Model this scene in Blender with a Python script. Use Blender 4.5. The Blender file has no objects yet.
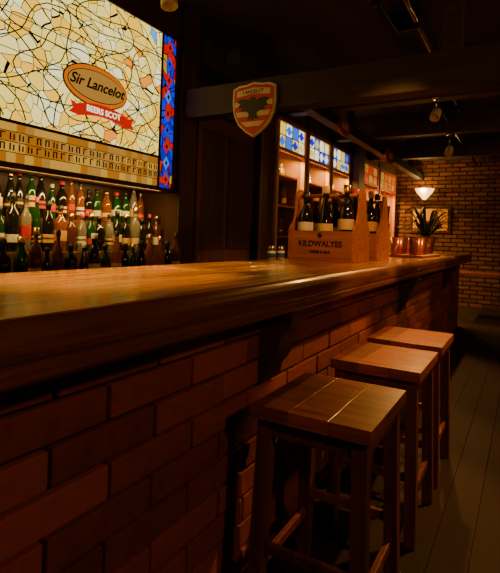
import bpy, bmesh, math, random
from mathutils import Matrix, Vector
random.seed(7)
C=bpy.context.scene.collection

# ---------------- materials ----------------
def newmat(name):
    m=bpy.data.materials.new(name); m.use_nodes=True
    nt=m.node_tree; b=nt.nodes['Principled BSDF']
    return m,nt,b
def plain(name,col,rough=.5,metal=0,emit=None,es=0,trans=0,coat=0,var=0.0):
    m,nt,b=newmat(name)
    b.inputs['Base Color'].default_value=(*col,1)
    b.inputs['Roughness'].default_value=rough
    b.inputs['Metallic'].default_value=metal
    b.inputs['Transmission Weight'].default_value=trans
    b.inputs['Coat Weight'].default_value=coat
    if emit:
        b.inputs['Emission Color'].default_value=(*emit,1)
        b.inputs['Emission Strength'].default_value=es
    if var>0:
        n=nt.nodes.new('ShaderNodeTexNoise'); n.inputs['Scale'].default_value=18
        tc=nt.nodes.new('ShaderNodeTexCoord'); nt.links.new(tc.outputs['Object'],n.inputs['Vector'])
        r=nt.nodes.new('ShaderNodeValToRGB')
        r.color_ramp.elements[0].color=(*[c*(1-var) for c in col],1)
        r.color_ramp.elements[1].color=(*[min(1,c*(1+var)) for c in col],1)
        nt.links.new(n.outputs['Fac'],r.inputs['Fac']); nt.links.new(r.outputs['Color'],b.inputs['Base Color'])
    return m
def wood(name,c1,c2,axis=0,rough=.4,scale=1.0,bump=.15,coat=0.0):
    m,nt,b=newmat(name); L=nt.links
    tc=nt.nodes.new('ShaderNodeTexCoord'); mp=nt.nodes.new('ShaderNodeMapping')
    s=[22*scale]*3; s[axis]=1.3*scale
    mp.inputs['Scale'].default_value=s
    L.new(tc.outputs['Object'],mp.inputs['Vector'])
    geo=nt.nodes.new('ShaderNodeNewGeometry')
    add=nt.nodes.new('ShaderNodeVectorMath'); add.operation='ADD'
    mul=nt.nodes.new('ShaderNodeMath'); mul.operation='MULTIPLY'; mul.inputs[1].default_value=37
    L.new(geo.outputs['Random Per Island'],mul.inputs[0])
    L.new(mp.outputs[0],add.inputs[0]); L.new(mul.outputs[0],add.inputs[1])
    n=nt.nodes.new('ShaderNodeTexNoise'); n.inputs['Scale'].default_value=1.6; n.inputs['Detail'].default_value=8
    n.inputs['Roughness'].default_value=.65; n.inputs['Distortion'].default_value=.6
    L.new(add.outputs[0],n.inputs['Vector'])
    r=nt.nodes.new('ShaderNodeValToRGB')
    r.color_ramp.elements[0].position=.32; r.color_ramp.elements[0].color=(*c1,1)
    r.color_ramp.elements[1].position=.68; r.color_ramp.elements[1].color=(*c2,1)
    L.new(n.outputs['Fac'],r.inputs['Fac'])
    hv=nt.nodes.new('ShaderNodeHueSaturation')
    mr=nt.nodes.new('ShaderNodeMapRange'); mr.inputs['To Min'].default_value=.7; mr.inputs['To Max'].default_value=1.25
    L.new(geo.outputs['Random Per Island'],mr.inputs['Value']); L.new(mr.outputs[0],hv.inputs['Value'])
    L.new(r.outputs['Color'],hv.inputs['Color']); L.new(hv.outputs[0],b.inputs['Base Color'])
    mr2=nt.nodes.new('ShaderNodeMapRange'); mr2.inputs['To Min'].default_value=rough-.08; mr2.inputs['To Max'].default_value=rough+.12
    L.new(n.outputs['Fac'],mr2.inputs['Value']); L.new(mr2.outputs[0],b.inputs['Roughness'])
    bp=nt.nodes.new('ShaderNodeBump'); bp.inputs['Strength'].default_value=bump; bp.inputs['Distance'].default_value=.004
    L.new(n.outputs['Fac'],bp.inputs['Height']); L.new(bp.outputs[0],b.inputs['Normal'])
    b.inputs['Coat Weight'].default_value=coat; b.inputs['Coat Roughness'].default_value=.16
    b.inputs['Coat Tint'].default_value=(1,.8,.45,1)
    return m
def islandmat(name,c1,c2,rough=.8,bump=.6,ns=30):
    m,nt,b=newmat(name); L=nt.links
    tc=nt.nodes.new('ShaderNodeTexCoord'); geo=nt.nodes.new('ShaderNodeNewGeometry')
    n=nt.nodes.new('ShaderNodeTexNoise'); n.inputs['Scale'].default_value=ns; n.inputs['Detail'].default_value=6
    L.new(tc.outputs['Object'],n.inputs['Vector'])
    ad=nt.nodes.new('ShaderNodeMath'); ad.operation='MULTIPLY_ADD'; ad.inputs[1].default_value=.6
    L.new(geo.outputs['Random Per Island'],ad.inputs[0])
    ml=nt.nodes.new('ShaderNodeMath'); ml.operation='MULTIPLY'; ml.inputs[1].default_value=.5
    L.new(n.outputs['Fac'],ml.inputs[0]); L.new(ml.outputs[0],ad.inputs[2])
    r=nt.nodes.new('ShaderNodeValToRGB')
    r.color_ramp.elements[0].color=(*c1,1); r.color_ramp.elements[1].color=(*c2,1)
    L.new(ad.outputs[0],r.inputs['Fac']); L.new(r.outputs['Color'],b.inputs['Base Color'])
    bp=nt.nodes.new('ShaderNodeBump'); bp.inputs['Strength'].default_value=bump; bp.inputs['Distance'].default_value=.006
    L.new(n.outputs['Fac'],bp.inputs['Height']); L.new(bp.outputs[0],b.inputs['Normal'])
    b.inputs['Roughness'].default_value=rough
    return m
def glassglow(name,stops,strength,vscale,edge=.03,seed=0):
    """stained glass lit from behind: voronoi panes with dark lead came"""
    m,nt,b=newmat(name); L=nt.links
    tc=nt.nodes.new('ShaderNodeTexCoord'); mp=nt.nodes.new('ShaderNodeMapping')
    mp.inputs['Location'].default_value=(seed,0,seed*1.7); mp.inputs['Scale'].default_value=(1,.0,1)
    L.new(tc.outputs['Object'],mp.inputs['Vector'])
    nz=nt.nodes.new('ShaderNodeTexNoise'); nz.inputs['Scale'].default_value=4
    L.new(mp.outputs[0],nz.inputs['Vector'])
    mx=nt.nodes.new('ShaderNodeVectorMath'); mx.operation='MULTIPLY_ADD'; mx.inputs[1].default_value=(.12,0,.12)
    L.new(nz.outputs['Color'],mx.inputs[0]); L.new(mp.outputs[0],mx.inputs[2])
    v=nt.nodes.new('ShaderNodeTexVoronoi'); v.inputs['Scale'].default_value=vscale
    v2=nt.nodes.new('ShaderNodeTexVoronoi'); v2.inputs['Scale'].default_value=vscale; v2.feature='DISTANCE_TO_EDGE'
    L.new(mx.outputs[0],v.inputs['Vector']); L.new(mx.outputs[0],v2.inputs['Vector'])
    sp=nt.nodes.new('ShaderNodeSeparateColor'); L.new(v.outputs['Color'],sp.inputs[0])
    r=nt.nodes.new('ShaderNodeValToRGB'); r.color_ramp.interpolation='CONSTANT'
    while len(r.color_ramp.elements)<len(stops): r.color_ramp.elements.new(.5)
    for i,(p,c) in enumerate(stops):
        r.color_ramp.elements[i].position=p; r.color_ramp.elements[i].color=(*c,1)
    L.new(sp.outputs[0],r.inputs['Fac'])
    gt=nt.nodes.new('ShaderNodeMath'); gt.operation='GREATER_THAN'; gt.inputs[1].default_value=edge
    L.new(v2.outputs['Distance'],gt.inputs[0])
    st=nt.nodes.new('ShaderNodeMath'); st.operation='MULTIPLY'; st.inputs[1].default_value=strength
    L.new(gt.outputs[0],st.inputs[0])
    b.inputs['Base Color'].default_value=(.02,.02,.02,1); b.inputs['Roughness'].default_value=.3
    L.new(r.outputs['Color'],b.inputs['Emission Color']); L.new(st.outputs[0],b.inputs['Emission Strength'])
    return m

M={}
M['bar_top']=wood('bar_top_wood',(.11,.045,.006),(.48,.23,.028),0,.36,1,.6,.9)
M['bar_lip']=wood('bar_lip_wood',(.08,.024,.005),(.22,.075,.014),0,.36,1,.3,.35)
M['seat']=wood('stool_seat_wood',(.14,.030,.005),(.48,.135,.022),1,.34,1.0,.3,.2)
M['leg']=wood('stool_leg_wood',(.10,.024,.005),(.26,.070,.015),2,.45,1,.2)
M['dark']=wood('dark_stained_wood',(.026,.010,.004),(.078,.030,.010),2,.5,1,.2)
M['darkY']=wood('dark_beam_wood',(.018,.011,.006),(.055,.033,.018),1,.6,1,.3)
M['door']=wood('door_wood',(.08,.031,.009),(.18,.070,.020),2,.45,1,.2)
M['caddy']=wood('carrier_wood',(.24,.062,.008),(.52,.16,.024),1,.5,1,.2)
M['frame']=wood('light_frame_wood',(.4,.20,.07),(.7,.42,.18),2,.5,1,.15)
M['brick']=islandmat('bar_brick',(.08,.014,.004),(.42,.085,.022))
M['brick2']=islandmat('wall_brick',(.06,.025,.008),(.28,.12,.035))
M['mortar']=plain('mortar',(.030,.012,.006),.95,var=.3)
M['mortar2']=plain('wall_mortar',(.05,.028,.014),.95,var=.3)
M['plaster']=plain('dark_plaster',(.045,.028,.016),.9,var=.35)
M['ceil']=plain('dark_ceiling_paint',(.040,.028,.018),.85,var=.5)
M['lead']=plain('lead_came',(.012,.010,.008),.5)
M['steel']=plain('steel',(.5,.5,.5),.25,1)
M['black']=plain('black_metal',(.01,.01,.01),.4)
M['blackwood']=plain('black_painted_wood',(.012,.009,.007),.7,var=.3)
M['white']=plain('white_label',(.75,.70,.52),.6)
M['cream']=plain('cream_label',(.7,.5,.22),.6)
M['red']=plain('red_paint',(.62,.012,.008),.4)
M['redl']=plain('red_label',(.5,.02,.01),.5)
M['yel']=plain('yellow_label',(.75,.40,.03),.5)
M['blk_label']=plain('black_label',(.012,.012,.012),.4)
M['gold']=plain('gold_cap',(.8,.5,.12),.3,1)
M['blue']=plain('blue_label',(.03,.08,.4),.4)
M['g_green']=plain('green_glass',(.008,.05,.010),.06,coat=.5)
M['g_dark']=plain('dark_glass',(.010,.009,.006),.06,coat=.5)
M['g_amber']=plain('amber_glass',(.75,.26,.03),.06,trans=.8)
M['g_brown']=plain('brown_glass',(.10,.026,.005),.06,coat=.5)
M['g_clear']=plain('clear_glass',(.85,.85,.65),.05,trans=.85)
M['copper']=plain('copper_tumbler',(.9,.28,.09),.3,.6)

# ---------------- mesh builder ----------------
class MB:
    def __init__(s): s.bm=bmesh.new(); s.mats=[]
    def mi(s,k):
        if k not in s.mats: s.mats.append(k)
        return s.mats.index(k)
    def poly(s,pts3a,pts3b,k):
        """prism between two loops"""
        i=s.mi(k)
        a=[s.bm.verts.new(p) for p in pts3a]; b=[s.bm.verts.new(p) for p in pts3b]
        n=len(a); fs=[s.bm.faces.new(a),s.bm.faces.new(b[::-1])]
        for j in range(n): fs.append(s.bm.faces.new([a[j],b[j],b[(j+1)%n],a[(j+1)%n]]))
        for f in fs: f.material_index=i
        return fs
    def box(s,x0,x1,y0,y1,z0,z1,k,bev=0):
        A=[(x0,y0,z0),(x1,y0,z0),(x1,y1,z0),(x0,y1,z0)]; B=[(x0,y0,z1),(x1,y0,z1),(x1,y1,z1),(x0,y1,z1)]
        fs=s.poly(A,B,k)
        if bev>0:
            ed=set()
            for f in fs: ed.update(f.edges)
            bmesh.ops.bevel(s.bm,geom=list(ed),offset=bev,segments=2,affect='EDGES',profile=.6)
    def prism(s,pts,axis,a,b,k):
        def P(u,v,w): return {0:(w,u,v),1:(u,w,v),2:(u,v,w)}[axis]
        return s.poly([P(u,v,a) for u,v in pts],[P(u,v,b) for u,v in pts],k)
    def lathe(s,prof,o,k,seg=20,rot=None,smooth=True):
        i=s.mi(k); rings=[]
        for r,z in prof:
            ring=[]
            if r<1e-6: ring=[s.bm.verts.new((0,0,z))]
            else:
                for j in range(seg):
                    t=2*math.pi*(j+.5)/seg; ring.append(s.bm.verts.new((r*math.cos(t),r*math.sin(t),z)))
            rings.append(ring)
        allv=[v for q in rings for v in q]
        for q,w in zip(rings,rings[1:]):
            for j in range(seg):
                a=[q[j%len(q)],q[(j+1)%len(q)],w[(j+1)%len(w)],w[j%len(w)]]
                u=[]
                for v in a:
                    if v not in u: u.append(v)
                if len(u)>2:
                    f=s.bm.faces.new(u); f.material_index=i; f.smooth=smooth
        T=Matrix.Translation(o)
        if rot is not None: T=T@rot
        for v in allv: v.co=T@v.co
    def tube(s,p,q,r,k,seg=10):
        p=Vector(p);q=Vector(q);d=q-p
        rot=d.to_track_quat('Z','Y').to_matrix().to_4x4()
        s.lathe([(0,0),(r,0),(r,d.length),(0,d.length)],p,k,seg,rot)
    def obj(s,name,parent=None):
        bmesh.ops.recalc_face_normals(s.bm,faces=s.bm.faces)
        me=bpy.data.meshes.new(name); s.bm.to_mesh(me); s.bm.free()
        for k in s.mats: me.materials.append(M[k])
        o=bpy.data.objects.new(name,me); C.objects.link(o)
        if parent: o.parent=parent
        return o
def empty(name,loc=(0,0,0)):
    o=bpy.data.objects.new(name,None); o.location=loc; o.empty_display_size=.1; C.objects.link(o); return o
def text(name,s,size,loc,rot,k,parent,ext=.002,shear=0,sx=1):
    cu=bpy.data.curves.new(name,'FONT'); cu.body=s; cu.size=size; cu.align_x='CENTER'; cu.align_y='CENTER'
    cu.extrude=ext; cu.shear=shear; cu.offset=size*.02
    t=bpy.data.objects.new(name+'_t',cu); C.objects.link(t)
    bpy.context.view_layer.update()
    me=bpy.data.meshes.new_from_object(t.evaluated_get(bpy.context.evaluated_depsgraph_get()))
    bpy.data.objects.remove(t)
    me.materials.clear(); me.materials.append(M[k])
    o=bpy.data.objects.new(name,me); C.objects.link(o); o.location=loc; o.rotation_euler=rot; o.scale=(sx,1,1); o.parent=parent
    return o
FY=(math.pi/2,0,0)            # facing -Y
FX=(math.pi/2,0,-math.pi/2)   # facing -X

BOT={
 'wine':[(0,0),(.95,0),(1,.03),(1,.60),(.9,.67),(.45,.75),(.34,.80),(.32,.94),(.38,.945),(.38,1),(0,1)],
 'whisky':[(0,0),(.95,0),(1,.03),(1,.56),(.93,.64),(.5,.72),(.36,.77),(.34,.88),(.42,.885),(.42,1),(0,1)],
 'stout':[(0,0),(.95,0),(1,.04),(1,.5),(.95,.62),(.6,.74),(.38,.8),(.36,.86),(.46,.865),(.46,1),(0,1)],
 'slope':[(0,0),(.9,0),(1,.05),(.92,.5),(.7,.65),(.42,.8),(.36,.9),(.42,.905),(.42,1),(0,1)],
}
def bottle(mb,x,y,z,h,r,style,g,lab,cap,seg=18):
    pr=[(a*r,b*h) for a,b in BOT[style]]
    mb.lathe(pr,(x,y,z),g,seg)
    if lab:
        l0=random.uniform(.14,.24); l1=l0+random.uniform(.12,.24)
        mb.lathe([(r*1.012,l0*h),(r*1.018,(l0+.01)*h),(r*1.018,(l1-.01)*h),(r*1.012,l1*h)],(x,y,z),lab,seg)
        if random.random()<.6:
            k=random.choice(['redl','gold','blk_label','yel'])
            m_=(l0+l1)/2; mb.lathe([(r*1.02,(m_-.02)*h),(r*1.024,(m_-.015)*h),(r*1.024,(m_+.02)*h),(r*1.02,(m_+.025)*h)],(x,y,z),k,seg)
    nr=.4*r if style!='stout' else .47*r
    mb.lathe([(nr*1.08,.90*h),(nr*1.12,.905*h),(nr*1.1,1.003*h),(0,1.006*h)],(x,y,z),cap,seg)

# ---------------- room ----------------
def slab(name,*a):
    b=MB(); b.box(*a); return b.obj(name)
M['floor']=wood('floor_boards',(.012,.005,.003),(.035,.014,.006),0,.8,.7,.2)
b=MB()
y=-2.5; 
b.box(-2.5,10.6,-2.5,3.1,-.1,-.012,'mortar')
while y<3.08:
    b.box(-2.5,10.6,y,min(y+.137,3.1),-.012,0,'floor'); y+=.14
b.obj('floor')
slab('ceiling',-2.5,10.6,-2.5,3.1,2.95,3.05,'ceil')
slab('wall_back',-2.5,10.6,3.0,3.1,0,2.95,'plaster')
slab('wall_front',-2.5,10.6,-2.6,-2.5,0,2.95,'plaster')
slab('wall_left',-2.6,-2.5,-2.6,3.1,0,2.95,'plaster')
def bricks(b,rowaxis,f0,f1,a0,a1,z0,z1,L,H,k,gap=.012,d=.02):
    z=z0;i=0
    while z<z1-.01:
        a=a0-(L/2 if i%2 else 0)-random.random()*.02
        zt=min(z+H-gap,z1)
        while a<a1:
            s,e=max(a,a0),min(a+L-gap,a1)
            if e-s>.02:
                j=random.uniform(-.003,.003)
                if rowaxis==0: b.box(s,e,f0+j,f1,z,zt,k,.005)
                else: b.box(f0+j,f1,s,e,z,zt,k,.006)
            a+=L
        z+=H;i+=1
b=MB(); b.box(10.54,10.7,-2.6,3.1,0,2.95,'mortar2'); bricks(b,1,10.50,10.56,-2.4,3.0,0,2.95,.26,.085,'brick2'); b.obj('wall_right')

# ---------------- bar counter ----------------
bar=empty('bar_counter')
BX0,BX1=-1.6,8.0
b=MB()
ys=[.745,.90,1.05,1.20,1.35,1.495]
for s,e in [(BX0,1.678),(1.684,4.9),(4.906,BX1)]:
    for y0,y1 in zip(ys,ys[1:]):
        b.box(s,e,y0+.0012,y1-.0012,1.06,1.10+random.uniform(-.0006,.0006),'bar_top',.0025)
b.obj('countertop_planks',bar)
b=MB()
prof=[(.765,1.0985)]
for t in range(0,9):
    a=math.pi/2+t*math.pi/2/8
    prof.append((.760+.040*math.cos(a),1.058+.040*math.sin(a)))
prof+=[(.720,1.03),(.726,1.022),(.726,1.016),(.722,1.010),(.722,.992),(.730,.982),(.745,.980),(.90,.980),(.90,1.0598),(.765,1.0598)]
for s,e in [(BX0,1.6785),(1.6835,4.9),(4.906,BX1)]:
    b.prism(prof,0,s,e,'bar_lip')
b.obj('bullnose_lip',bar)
b=MB(); b.box(BX0+.1,BX1-.05,.90,1.42,0,1.06,'mortar')
b.obj('base_core',bar)
b=MB(); bricks(b,0,.88,.91,BX0+.1,BX1-.05,.0,.98,.34,.098,'brick'); b.obj('brick_face',bar)
b=MB(); b.box(BX0+.1,BX1-.05,1.42,1.45,0,1.06,'dark'); b.obj('back_panel',bar)
for i,cx in enumerate([-.62,1.69,4.0,6.3]):
    b=MB()
    pr=[(.745,.979),(.745,.93),(.755,.91),(.775,.90),(.79,.87),(.80,.82),(.82,.775),(.845,.745),(.85,.71),(.865,.69),(.882,.69),(.882,.979)]
    b.prism(pr,0,cx-.068,cx+.068,'dark')
    b.box(cx-.078,cx+.078,.738,.882,.945,.979,'dark',.004)
    b.obj(f'corbel_{i+1}',bar)

# ---------------- stools ----------------
def stool(x,y):
    o=empty('bar_stool',(x,y,0))
    W,D,H=.222,.193,.72
    b=MB()
    n=3
    for j in range(n):
        y0=-D+2*D*j/n; y1=-D+2*D*(j+1)/n
        b.box(-W,W,y0,y1-.0004,H-.042,H-.0002*j,'seat',.0009)
    b.obj('seat',o)
    b=MB()
    b.box(-W+.025,W-.025,-D+.022,-D+.044,H-.10,H-.042,'leg',.003)
    b.box(-W+.025,W-.025,D-.044,D-.022,H-.10,H-.042,'leg',.003)
    b.box(-W+.025,-W+.047,-D+.044,D-.044,H-.10,H-.042,'leg',.003)
    b.box(W-.047,W-.025,-D+.044,D-.044,H-.10,H-.042,'leg',.003)
    b.obj('apron',o)
    k=0
    for sx in (-1,1):
        for sy in (-1,1):
            b=MB(); cx=sx*(W-.042); cy=sy*(D-.04); s=.023; ox,oy=sx*.018,sy*.018
            A=[(cx+dx+ox,cy+dy+oy,0) for dx,dy in ((-s,-s),(s,-s),(s,s),(-s,s))]
            B=[(cx+dx,cy+dy,H-.042) for dx,dy in ((-s,-s),(s,-s),(s,s),(-s,s))]
            b.poly(A,B,'leg'); k+=1; b.obj(f'leg_{k}',o)
    b=MB()
    for z,axis in ((.20,0),(.27,1)):
        if axis==0:
            for sy in (-1,1): b.box(-W+.03,W-.03,sy*(D-.03)-.01,sy*(D-.03)+.01,z-.016,z+.016,'leg',.003)
        else:
            for sx in (-1,1): b.box(sx*(W-.03)-.01,sx*(W-.03)+.01,-D+.03,D-.03,z-.016,z+.016,'leg',.003)
    b.obj('stretchers',o)
for x in (1.552,2.262,2.83): stool(x,.55)

# ---------------- bottle carriers ----------------
def carrier(x0,x1,y0,y1,word):
    o=empty('wine_bottle_carrier',((x0+x1)/2,(y0+y1)/2,1.101))
    w=(x1-x0)/2; d=(y1-y0)/2
    b=MB(); t=.014
    b.box(-w,w,-d+t,d-t,0,t,'caddy')
    for sx in (-1,1):
        xa=-w if sx<0 else w-t
        b.box(xa,xa+t,-d+t,d-t,t,.205,'caddy',.003)
    e=[(-w,0),(w,0),(w,.215),(w*.85,.24),(w*.62,.275),(w*.50,.33),(w*.42,.40),(w*.38,.46),(w*.22,.50),(0,.51),
       (-w*.22,.50),(-w*.38,.46),(-w*.42,.40),(-w*.50,.33),(-w*.62,.275),(-w*.85,.24),(-w,.215)]
    b.prism(e,1,-d,-d+t,'caddy'); b.prism(e,1,d-t,d,'caddy')
    b.box(-t/2,t/2,-d+t,d-t,t,.17,'caddy')
    for q in (-1,1): b.box(-w+t,w-t,q*d/3-.005,q*d/3+.005,t,.17,'caddy')
    b.obj('crate',o)
    b=MB(); b.tube((0,-d+t*.5,.46),(0,d-t*.5,.46),.014,'caddy',14); b.obj('handle',o)
    b=MB()
    gl=['g_dark','g_dark','g_green','g_dark','g_dark','g_brown']
    for i in range(2):
        for j in range(3):
            bx=(-w/2 if i==0 else w/2); by=(-d+t)+(2*d-2*t)*(j+.5)/3
            h=random.uniform(.45,.54)
            st='wine' if j!=1 else 'slope'; g=random.choice(gl)
            bottle(b,bx,by,t+.001,h,.054,st,g,None,random.choice(['blk_label','redl','gold','cream','yel']),22)
            r=.054*.98
            b.lathe([(r*1.04,.40*h),(r*1.05,.41*h),(r*1.05,.53*h),(r*1.04,.54*h)] if st=='wine' else [(r*1.02,.38*h),(r*1.0,.48*h)],(bx,by,t+.001),random.choice(['white','cream','yel','cream']),22)
    b.obj('bottles',o)
    text('lettering',word,.054,(-w-.001,0,.115),FX,'blk_label',o,.0015)
    text('lettering_small','WINE & ALE',.028,(-w-.001,0,.06),FX,'blk_label',o,.0015)
    b=MB(); b.lathe([(.0,0),(.017,0),(.017,.002),(0,.002)],(-w-.0015,0,.175),'blk_label',16,Matrix.Rotation(-math.pi/2,4,'Y')); b.obj('crest_print',o)
carrier(3.09,3.45,.99,1.47,'KILDWALYES')
carrier(3.68,4.04,.99,1.47,'KILDWALYES')

def jar(x,y):
    b=MB(); b.lathe([(0,0),(.025,0),(.028,.05),(.022,.06)],(x,y,1.101),'white',16)
    b.lathe([(.0285,.015),(.029,.02),(.029,.04),(.0285,.045)],(x,y,1.101),'blue',16)
    b.lathe([(.024,.06),(.026,.062),(.024,.085),(.012,.095),(0,.096)],(x,y,1.101),'steel',16); b.obj('salt_shaker')
jar(2.82,1.46); jar(2.95,1.455)

t=empty('serving_board',(5.3,1.05,1.101))
b=MB(); b.box(-.55,.55,-.2,.2,0,.022,'caddy',.006); b.obj('board',t)
b=MB()
for i in range(7):
    for j in range(2):
        x=-.47+i*.155+random.uniform(-.01,.01); y=-.09+j*.17+random.uniform(-.01,.01); H=.17
        b.lathe([(0,0),(.036,0),(.038,.01),(.048,H),(.045,H),(.035,.02),(0,.018)],(x,y,.0225),'copper' if (i+j)%3 else 'g_amber',18)
b.obj('tumblers',t)

M['leaf']=plain('leaf_green',(.02,.05,.010),.5,var=.4)
M['terra']=plain('terracotta',(.25,.09,.04),.8,var=.2)
p=empty('potted_palm',(6.6,1.15,1.101))
b=MB(); b.lathe([(0,0),(.09,0),(.12,.2),(.13,.2),(.13,.23),(.115,.23),(.105,.2),(0,.2)],(0,0,0),'terra',24); b.obj('pot',p)
b=MB()
for i in range(40):
    a=random.uniform(0,6.28); reach=random.uniform(.24,.46); up=random.uniform(.12,.40)
    li=b.mi('leaf'); prev=None
    for s in range(9):
        f=s/8; r=.02+reach*f; z=.2+up*math.sin(f*2.3)*1.1
        wd=.018*math.sin(math.pi*(f*.9+.08))
        c=Vector((r*math.cos(a),r*math.sin(a),z)); n=Vector((-math.sin(a),math.cos(a),0))*wd
        cur=[b.bm.verts.new(c-n),b.bm.verts.new(c+Vector((0,0,-.006))),b.bm.verts.new(c+n)]
        if prev:
            for q in (0,1):
                fc=b.bm.faces.new([prev[q],prev[q+1],cur[q+1],cur[q]]); fc.material_index=li; fc.smooth=True
        prev=cur
b.obj('fronds',p)

# ---------------- back bar ----------------
sh=empty('back_bar_shelf')
b=MB()
SX0,SX1=.2,2.82
b.box(SX0,SX1,2.08,2.995,0,.90,'dark')
b.box(SX0,SX1,2.06,2.34,.90,.93,'door',.004)
b.box(SX0,SX1,2.34,2.49,.90,1.12,'door',.004)
b.box(SX0,SX1,2.49,2.66,.90,1.315,'door',.004)
b.box(SX0,SX1,2.66,2.69,.90,2.5,'dark')
b.obj('stepped_shelf',sh)
for i in range(5):
    b=MB(); x0=SX0+.03+i*.52
    b.box(x0,x0+.48,2.062,2.08,.08,.86,'door',.004); b.box(x0+.06,x0+.42,2.054,2.062,.16,.78,'dark',.003); b.obj(f'cupboard_door_{i+1}',sh)
b=MB()
glist=['g_green','g_brown','g_amber','g_clear','g_dark','g_green','g_amber','g_dark','g_dark']
llist=['white','cream','redl','yel','blk_label','white','yel',None,'redl','cream',None]
clist=['blk_label','redl','gold','white','blk_label','gold','blk_label']
for (z,yy) in ((.931,2.2),(1.121,2.415),(1.316,2.57)):
    x=.3
    while x<2.77:
        r=random.uniform(.026,.042)
        h=random.uniform(.21,.29) if z>1.3 else random.uniform(.22,.335)
        bottle(b,x+r,yy+random.uniform(-.012,.012),z,h,r,random.choice(list(BOT)),random.choice(glist),random.choice(llist),random.choice(clist),14)
        x+=2*r+random.uniform(.003,.02)
b.obj('liquor_bottles',sh)

# ---------------- stained glass light panel ----------------
pn=empty('stained_glass_panel')
PX0,PX1,PZ0,PZ1=1.36,2.80,1.575,2.70
PY=2.30
ES=1.5
M['sg_main']=glassglow('stained_glass_leaf',[(0,(1,.64,.08)),(.2,(1,.80,.24)),(.45,(1,.55,.04)),(.60,(1,.90,.42)),(.74,(1,.74,.14)),(.93,(.06,.35,.95)),(.95,(.95,.28,.01))],ES,13,.024)
M['sg_blue']=glassglow('stained_glass_blue',[(0,(.0,.01,.9)),(.35,(.005,.04,1)),(.50,(.9,.005,.005)),(.75,(.0,.01,.6)),(.92,(.85,.40,.02))],.75,16,.04,3)
M['sg_amber']=plain('stained_glass_amber',(.3,.12,.02),.3,emit=(1,.36,.015),es=.40)
M['sg_amber2']=plain('stained_glass_gold',(.3,.15,.03),.3,emit=(1,.55,.07),es=.6)
M['sg_orange']=plain('stained_glass_orange',(.4,.12,.02),.3,emit=(.95,.22,.005),es=.7)
M['sg_tan']=plain('stained_glass_tan',(.3,.2,.1),.3,emit=(.85,.42,.07),es=.5)
M['sg_red']=plain('stained_glass_red',(.4,.02,.01),.3,emit=(.9,.012,.003),es=.65)
M['sg_white']=plain('stained_glass_white',(.8,.8,.8),.3,emit=(1,.90,.62),es=1.4)
M['sg_bl1']=plain('stained_glass_cobalt',(.02,.05,.4),.3,emit=(.003,.015,.95),es=.9)
M['sg_bl2']=plain('stained_glass_skyblue',(.1,.2,.4),.3,emit=(.04,.22,1),es=.9)
b=MB(); b.box(PX0+.02,2.64,PY,PY+.02,1.80,PZ1-.02,'sg_main'); b.obj('leaf_glass',pn)
b=MB(); 
b.box(PX0,PX1+.01,PY+.021,PY+.10,PZ0,PZ1,'black')
b.box(PX0-.02,PX0+.02,PY-.012,PY+.1,PZ0-.02,PZ1+.02,'dark'); b.box(PX1-.012,PX1+.02,PY-.012,PY+.1,PZ0-.02,PZ1+.02,'dark')
b.box(PX0-.02,PX1+.02,PY-.012,PY+.1,PZ0-.022,PZ0+.006,'dark'); b.box(PX0-.02,PX1+.02,PY-.012,PY+.1,PZ1-.02,2.949,'dark')
b.obj('housing',pn)
b=MB()
n=24; tw=(2.64-PX0-.03)/n
for i in range(n):
    for j in range(4):
        x=PX0+.022+i*tw; z=PZ0+.012+j*.0535
        b.box(x+.003,x+tw-.003,PY,PY+.018,z+.003,z+.0505,random.choice(['sg_amber','sg_amber2','sg_tan']) )
b.box(PX0+.02,2.64,PY+.012,PY+.02,PZ0+.005,1.80,'lead')
b.obj('amber_tiles',pn)
b=MB()
for i in range(n):
    x=PX0+.022+(i+.5)*tw
    for j in (1,2):
        z=PZ0+.012+(j+.5)*.0535
        q=random.choice([0,1,2])
        b.box(x-.014,x-.007,PY-.003,PY,z-.018,z+.018,'lead')
        if q!=1: b.box(x-.007,x+.013,PY-.003,PY,z+.012,z+.018,'lead')
        if q!=2: b.box(x+.006,x+.013,PY-.003,PY,z-.018,z+.012,'lead')
b.box(PX0+.02,2.64,PY-.004,PY+.018,1.788,1.804,'lead'); b.box(2.630,2.650,PY-.004,PY+.02,PZ0,PZ1-.02,'lead')
for z in (2.16,2.34,2.52): b.box(PX0+.02,2.632,PY-.002,PY,z,z+.004,'lead')
b.obj('cames',pn)
b=MB()
b.box(2.650,2.788,PY,PY+.018,PZ0+.006,PZ1-.02,'sg_blue')
for i in range(9):
    z=PZ0+.07+i*.12; k=['sg_red','sg_bl2','sg_red','sg_bl1'][i%4]
    b.prism([(2.718,z-.05),(2.755,z),(2.718,z+.05),(2.681,z)],1,PY-.003,PY,k)
    b.prism([(2.718,z-.018),(2.73,z),(2.718,z+.018),(2.706,z)],1,PY-.005,PY-.003,'lead')
b.obj('blue_border',pn)
cu=bpy.data.curves.new('tracery','CURVE'); cu.dimensions='3D'; cu.bevel_depth=.0034; cu.materials.append(M['lead'])
def addpoly(pts):
    run=[]
    for p_ in pts+[None]:
        ok=p_ is not None and PX0+.03<p_[0]<2.63 and 1.805<p_[1]<PZ1-.025
        if ok: run.append(p_)
        else:
            if len(run)>1:
                sp=cu.splines.new('POLY'); sp.points.add(len(run)-1)
                for q,pt in zip(sp.points,run): q.co=(pt[0],PY-.002,pt[1],1)
            run=[]
SC=(2.05,2.10)
for rx,rz in ((.34,.21),(.50,.30),(.66,.40),(.8,.5)):
    addpoly([(SC[0]+rx*(1+.10*math.cos(6*t*.1309))*math.cos(t*.1309),SC[1]+rz*(1+.10*math.cos(6*t*.1309))*math.sin(t*.1309)) for t in range(49)])
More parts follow.
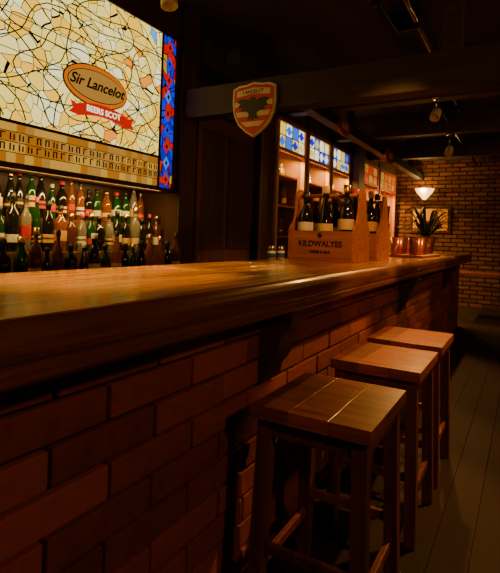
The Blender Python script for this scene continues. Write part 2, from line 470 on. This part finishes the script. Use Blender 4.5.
for i in range(16):   # scrolling leaf stems radiating from the sign
    a0=i*math.tau/16+.1; sgn=1 if i%2 else -1
    pts=[]
    for s in range(30):
        f=s/29; r=.27+.75*f; a=a0+sgn*.55*math.sin(f*3.1)
        pts.append((SC[0]+r*math.cos(a),SC[1]+.62*r*math.sin(a)))
    addpoly(pts)
o=bpy.data.objects.new('lead_tracery',cu); C.objects.link(o); o.parent=pn
def oval(b,cx,cz,rx,rz,y0,y1,k,n=40):
    b.prism([(cx+rx*math.cos(6.2832*i/n),cz+rz*math.sin(6.2832*i/n)) for i in range(n)],1,y0,y1,k)
b=MB()
oval(b,2.05,2.125,.25,.125,PY-.008,PY-.001,'lead'); oval(b,2.05,2.125,.243,.118,PY-.010,PY-.008,'sg_orange')
oval(b,2.05,2.125,.222,.092,PY-.012,PY-.010,'lead'); oval(b,2.05,2.125,.217,.087,PY-.014,PY-.012,'sg_tan')
def arc(x): return 1.985-.75*(x-2.10)**2
xs=[1.90+.40*i/14 for i in range(15)]
pts=[(x,arc(x)+.036) for x in xs]+[(x,arc(x)-.036) for x in reversed(xs)]
b.prism(pts,1,PY-.020,PY-.015,'sg_red')
b.prism([(1.90,1.925),(1.90,1.985),(1.85,2.0),(1.87,1.96),(1.84,1.93)],1,PY-.018,PY-.014,'sg_red')
b.prism([(2.30,1.925),(2.30,1.985),(2.36,2.0),(2.335,1.96),(2.37,1.93)],1,PY-.018,PY-.014,'sg_red')
b.obj('oval_sign',pn)
text('sign_script','Sir Lancelot',.088,(2.05,PY-.015,2.130),FY,'lead',pn,.001,.35)
text('banner_text','BEERS SCOT',.050,(2.10,PY-.021,1.978),FY,'sg_white',pn,.001)

# ---------------- posts, beams, ceiling ----------------
b=MB(); b.box(2.835,3.02,2.26,2.99,0,2.949,'dark',.006); b.box(2.83,3.03,2.25,2.3,0,.12,'dark',.004); b.obj('timber_post')
bm_=empty('ceiling_beam')
b=MB(); b.box(2.86,3.0,-2.49,2.258,2.12,2.335,'darkY',.008); b.obj('timber',bm_)
b=MB()
for y in (-1.6,.4): b.box(2.88,2.98,y-.05,y+.05,2.335,2.949,'darkY',.004)
b.obj('hangers',bm_)
for i,x in enumerate((5.0,6.6,8.4)):
    b=MB(); b.box(x-.08,x+.08,-2.49,2.44,2.66,2.949,'darkY',.008); b.obj('ceiling_beam')
b=MB(); b.box(3.05,10.48,1.9,2.02,2.54,2.659,'blackwood',.006)
for x in (3.6,5.8,7.5,9.4): b.box(x-.04,x+.04,1.92,2.0,2.659,2.949,'blackwood')
b.obj('ceiling_rail')
b=MB()
for (p,q,r) in [((3.1,.9,2.80),(10.4,.9,2.80),.03),((3.1,.75,2.86),(10.4,.75,2.86),.018)]:
    b.tube(p,q,r,'steel' if r<.02 else 'black',12)
for x in (3.6,6,9):
    b.box(x-.01,x+.01,.72,.94,2.80,2.949,'black')
b.obj('ceiling_pipe')

# ---------------- shield ----------------
s=empty('heraldic_shield',(2.845,1.645,2.12))
def shp(sc):
    pts=[(-.165,.15),(-.12,.17),(-.06,.172),(0,.185),(.06,.172),(.12,.17),(.165,.15),(.168,.05),(.155,-.03),(.12,-.10),(.06,-.155),(0,-.19),(-.06,-.155),(-.12,-.10),(-.155,-.03),(-.168,.05)]
    return [(a*sc,c*sc) for a,c in pts]
def sx_prism(b,pts,x0,x1,k): b.prism([(-u,v) for u,v in pts],0,x0,x1,k)
M['wpaint']=plain('white_paint',(.74,.64,.44),.5,var=.2)
M['eagle']=plain('eagle_paint',(.03,.025,.02),.5)
b=MB(); sx_prism(b,shp(1.0),-.012,.012,'wpaint'); sx_prism(b,shp(.92),-.016,-.012,'red')
sx_prism(b,[(-.13,.130),(0,.145),(.13,.130),(.13,.09),(0,.105),(-.13,.09)],-.019,-.016,'wpaint')
sx_prism(b,[(-.150,.055),(.150,.055),(.148,.02),(-.148,.02)],-.018,-.016,'wpaint')
sx_prism(b,[(-.138,-.015),(.138,-.015),(.122,-.05),(-.122,-.05)],-.018,-.016,'wpaint')
sx_prism(b,[(-.095,-.085),(.095,-.085),(.055,-.118),(-.055,-.118)],-.018,-.016,'wpaint')
b.obj('shield',s)
b=MB()
sx_prism(b,[(0,.085),(.018,.075),(.02,.05),(.05,.07),(.09,.075),(.13,.06),(.10,.04),(.12,.015),(.085,.012),(.095,-.015),(.06,-.008),(.03,-.03),(.04,-.075),(.012,-.06),(0,-.085),(-.012,-.06),(-.04,-.075),(-.03,-.03),(-.06,-.008),(-.095,-.015),(-.085,.012),(-.12,.015),(-.10,.04),(-.13,.06),(-.09,.075),(-.05,.07),(-.02,.05),(-.035,.065),(-.018,.08)],-.021,-.0185,'eagle')
b.obj('eagle',s)
text('shield_text','LANCELOT',.032,(-.0195,0,.118),FX,'eagle',s,.001)

# ---------------- door partition ----------------
b=MB()
b.box(3.03,3.30,2.45,2.995,0,2.949,'dark',.006); b.box(4.42,4.74,2.45,2.995,0,2.949,'dark',.006); b.box(3.30,4.42,2.45,2.995,2.35,2.949,'dark',.004)
b.box(3.28,3.34,2.43,2.45,0,2.40,'door',.004); b.box(4.38,4.44,2.43,2.45,0,2.40,'door',.004); b.box(3.28,4.44,2.43,2.45,2.34,2.40,'door',.004)
b.obj('wall_partition')
d=empty('door_1'); b=MB(); b.box(3.31,4.41,2.52,2.56,0,2.345,'door',.004); b.obj('leaf',d)
b=MB()
for x0,x1 in ((3.42,3.82),(3.90,4.30)):
    for z0,z1 in ((.15,1.0),(1.12,2.2)):
        b.box(x0,x1,2.505,2.519,z0,z1,'dark',.005)
b.obj('panels',d)
b=MB(); b.lathe([(0,0),(.012,0),(.012,.03),(.028,.04),(.03,.055),(.015,.07),(0,.071)],(3.37,2.52,1.05),'gold',16,Matrix.Rotation(math.pi/2,4,'X')); b.obj('knob',d)

# ---------------- glazed display cabinets ----------------
M['sg_yel']=plain('stained_glass_yellow',(.5,.4,.1),.3,emit=(1,.68,.06),es=1.2)
M['cab_in']=plain('cabinet_lining',(.20,.09,.020),.6,var=.3)
CABS=((4.76,5.56),(5.62,6.42),(6.48,7.28),(7.70,8.95),(9.05,10.3))
for ci,(x0,x1) in enumerate(CABS):
    o=empty('display_cabinet')
    b=MB(); Y0,Y1=2.45,2.99
    b.box(x0,x1,Y0,Y1,0,.9,'dark'); b.box(x0,x1,Y1-.02,Y1,.9,2.62,'cab_in')
    b.box(x0,x0+.03,Y0+.03,Y1-.02,.9,2.62,'dark'); b.box(x1-.03,x1,Y0+.03,Y1-.02,.9,2.62,'cab_in'); b.box(x0,x1,Y0,Y1,2.62,2.949,'dark')
    for z in (1.25,1.62,1.98): b.box(x0+.03,x1-.03,Y0+.08,Y1-.02,z,z+.02,'caddy')
    b.obj('carcass',o)
    b=MB(); fk='frame' if ci<3 else 'caddy'
    b.box(x0,x0+.05,Y0-.02,Y0+.03,.9,2.62,fk,.004); b.box(x1-.05,x1,Y0-.02,Y0+.03,.9,2.62,fk,.004)
    b.box(x0+.05,x1-.05,Y0-.02,Y0+.03,2.57,2.62,fk,.004); b.box(x0+.05,x1-.05,Y0-.02,Y0+.03,2.24,2.28,fk,.004); b.box(x0+.05,x1-.05,Y0-.02,Y0+.03,.9,.96,fk,.004)
    b.obj('door_frame',o)
    b=MB(); w=(x1-x0-.1)/4
    ks=['sg_bl2','sg_yel','sg_white','sg_bl2','sg_white','sg_yel','sg_bl1','sg_white'] if ci<3 else ['sg_amber','sg_tan','sg_red','sg_amber']*2
    for i in range(4):
        for j in range(2):
            xa=x0+.05+i*w; za=2.28+j*.145
            b.box(xa+.004,xa+w-.004,Y0,Y0+.012,za+.004,za+.141,ks[(i+j+ci)%8] if j==1 else ks[(i*2+ci+1)%8])
            b.prism([(xa+w/2,za+.012),(xa+w-.01,za+.07),(xa+w/2,za+.133),(xa+.01,za+.07)],1,Y0-.004,Y0,ks[(i*3+j*5+ci)%8])
            b.box(xa-.003,xa+.005,Y0-.006,Y0,za,za+.145,'lead')
    b.box(x0+.05,x1-.05,Y0-.006,Y0,2.421,2.429,'lead')
    b.obj('stained_transom',o)
    b=MB()
    for z in (1.271,1.641,2.001):
        x=x0+.07
        while x<x1-.12:
            r=random.uniform(.034,.045)
            bottle(b,x+r,2.72+random.uniform(-.05,.05),z,random.uniform(.2,.3) if z<1.9 else random.uniform(.16,.2),r,random.choice(list(BOT)),random.choice(glist),random.choice(llist),random.choice(clist),12)
            x+=2*r+random.uniform(.01,.05)
    b.obj('bottles',o)

def plaque(x,y,z,rx,rz):
    o=empty('wooden_plaque',(x,y,z)); b=MB()
    oval(b,0,0,rx,rz,-.012,.012,'caddy'); oval(b,0,0,rx*.88,rz*.85,-.016,-.012,'door'); b.obj('oval_board',o)
    text('plaque_text','ALES',rz*.9,(0,-.017,0),FY,'yel',o,.001)
plaque(5.35,1.885,2.56,.20,.10); plaque(7.5,1.885,2.57,.28,.12)

b=MB(); b.box(7.32,7.62,2.3,2.995,0,2.949,'dark',.006); b.obj('timber_post')
o=empty('picture_frame'); b=MB()
b.box(10.465,10.497,1.35,2.15,1.45,2.0,'dark',.006); b.box(10.458,10.465,1.41,2.09,1.5,1.95,'yel'); b.obj('frame',o)
b=MB(); b.prism([(1.5,1.55),(2.0,1.55),(1.9,1.75),(1.75,1.68),(1.62,1.85)],0,10.454,10.458,'g_brown'); b.obj('print',o)
M['bulb']=plain('lamp_glow',(1,.8,.5),.4,emit=(1,.62,.25),es=25)
M['shade']=plain('fabric_shade',(.9,.7,.4),.8,emit=(1,.58,.18),es=3.2)
for (y,z) in ((1.85,2.25),):
    o=empty('wall_sconce',(10.49,y,z)); b=MB(); b.lathe([(.03,-.12),(.15,.02),(.19,.10),(.186,.10),(.146,.025),(.028,-.115)],(-.2,0,0),'shade',22)
    b.box(-.2,0,-.012,.012,-.112,-.09,'gold',.002); b.lathe([(0,0),(.05,0),(.05,.015),(0,.015)],(0,0,-.1),'gold',16,Matrix.Rotation(-math.pi/2,4,'Y')); b.obj('shade',o)
    b=MB(); b.lathe([(0,-.06),(.03,-.04),(.035,0),(.02,.05),(0,.06)],(-.2,0,.02),'bulb',14); b.obj('bulb',o)

b=MB(); b.box(8.8,9.6,.2,1.3,.72,.76,'seat',.006)
for x in (8.86,9.54):
    for y in (.26,1.24): b.box(x-.03,x+.03,y-.03,y+.03,0,.72,'leg')
b.obj('dining_table')

def spotfix(x,y,z,ztop,aim):
    o=empty('ceiling_spotlight',(x,y,z))  # also used for the added yellow counter lamps below
    b=MB(); b.tube((0,0,.05),(0,0,ztop-z-.001),.008,'steel',8); b.lathe([(0,-.001),(.04,-.001),(.04,-.02),(0,-.02)],(0,0,ztop-z),'steel',14); b.obj('rod',o)
    d=(Vector(aim)-Vector((x,y,z))).normalized(); rot=d.to_track_quat('-Z','Y').to_matrix().to_4x4()
    b=MB(); b.lathe([(0,.06),(.03,.06),(.045,.03),(.048,-.07),(.044,-.07),(.04,-.02),(0,-.02)],(0,0,0),'wpaint',18,rot); b.obj('can',o)
def spot(x,y,z,aim,e,col,ang,blend=.6,r=.03):
    l=bpy.data.lights.new('spot_lamp','SPOT'); l.energy=e; l.color=col; l.spot_size=math.radians(ang); l.spot_blend=blend; l.shadow_soft_size=r
    o=bpy.data.objects.new('spot_lamp',l); C.objects.link(o); o.location=(x,y,z)
    o.rotation_euler=(Vector(aim)-Vector((x,y,z))).to_track_quat('-Z','Y').to_euler()
W=(1,.45,.11); Yc=(1,.60,.06)
for (x,y,z,zt,aim,e,ang,col) in [
   (4.9,.80,2.50,2.66,(3.6,.95,1.1),150,60,W),
   (3.4,-.35,2.6,2.949,(2.55,.5,.7),190,42,W),
   (5.0,-.2,2.45,2.66,(4.6,.9,1.1),70,60,W),
   (2.2,.2,2.6,2.949,(3.2,1.2,1.25),95,42,W),
   (1.2,1.75,2.6,2.949,(1.2,1.45,1.1),420,50,Yc),  # added lamp, stands in for the glass panel's yellow glow on the counter
   (2.1,1.8,2.6,2.949,(2.0,1.5,1.1),230,42,Yc),  # second added lamp, carries that yellow counter glow further along
   (6.6,.9,2.45,2.66,(5.6,1.1,1.1),150,60,W)]:
    spotfix(x,y,z,zt,aim)
    d=(Vector(aim)-Vector((x,y,z))).normalized(); q=Vector((x,y,z))+d*.08
    spot(*q,aim,e,col,ang)
def area(name,loc,size,sy,e,col,rot):
    l=bpy.data.lights.new(name,'AREA'); l.shape='RECTANGLE'; l.size=size; l.size_y=sy; l.energy=e; l.color=col
    o=bpy.data.objects.new(name,l); C.objects.link(o); o.location=loc; o.rotation_euler=rot
area('shelf_strip_lamp',(1.9,2.27,1.545),1.5,.03,9,(1,.62,.18),(math.radians(35),0,0))
for i,(x0,x1) in enumerate(CABS): area('cabinet_lamp',((x0+x1)/2,2.52,2.22),.6,.03,17 if i<3 else 60,(1,.54,.13) if i<3 else (1,.45,.10),(math.radians(15),0,0))
def point(loc,e,col,r=.05):
    l=bpy.data.lights.new('lamp','POINT'); l.energy=e; l.color=col; l.shadow_soft_size=r
    o=bpy.data.objects.new('point_lamp',l); C.objects.link(o); o.location=loc
point((10.1,1.85,2.32),26,(1,.52,.14))
def fill_pendant(x,y,e):  # unseen lamp, added on the customer side as warm fill
    o=empty('added_fill_pendant',(x,y,2.35)); b=MB()
    b.tube((0,0,.16),(0,0,.598),.005,'black',8); b.lathe([(.02,.17),(.05,.15),(.17,0),(.165,0),(.045,.14),(.0,.15)],(0,0,0),'black',24); b.obj('shade',o)
    b=MB(); b.lathe([(0,-.03),(.035,0),(.03,.05),(0,.09)],(0,0,.02),'bulb',14); b.obj('bulb',o)
    point((x,y,2.30),e,(1,.45,.12),.08)
fill_pendant(.2,-1.5,46); fill_pendant(3.0,-1.6,44); fill_pendant(6.0,-1.6,20)

w=bpy.data.worlds.new('World'); bpy.context.scene.world=w; w.use_nodes=True
w.node_tree.nodes['Background'].inputs[0].default_value=(1,.7,.45,1); w.node_tree.nodes['Background'].inputs[1].default_value=.004

# ---------------- camera ----------------
cd=bpy.data.cameras.new('camera'); cam=bpy.data.objects.new('camera',cd); C.objects.link(cam)
cd.sensor_width=36; cd.lens=480/573*36; cd.shift_y=-50/573; cd.clip_start=.02
cam.matrix_world=Matrix.Translation((0,0,1.25))@Matrix.Rotation(math.radians(-60),4,'Z')@Matrix.Rotation(math.radians(90),4,'X')@Matrix.Rotation(math.radians(2),4,'Z')
bpy.context.scene.camera=cam
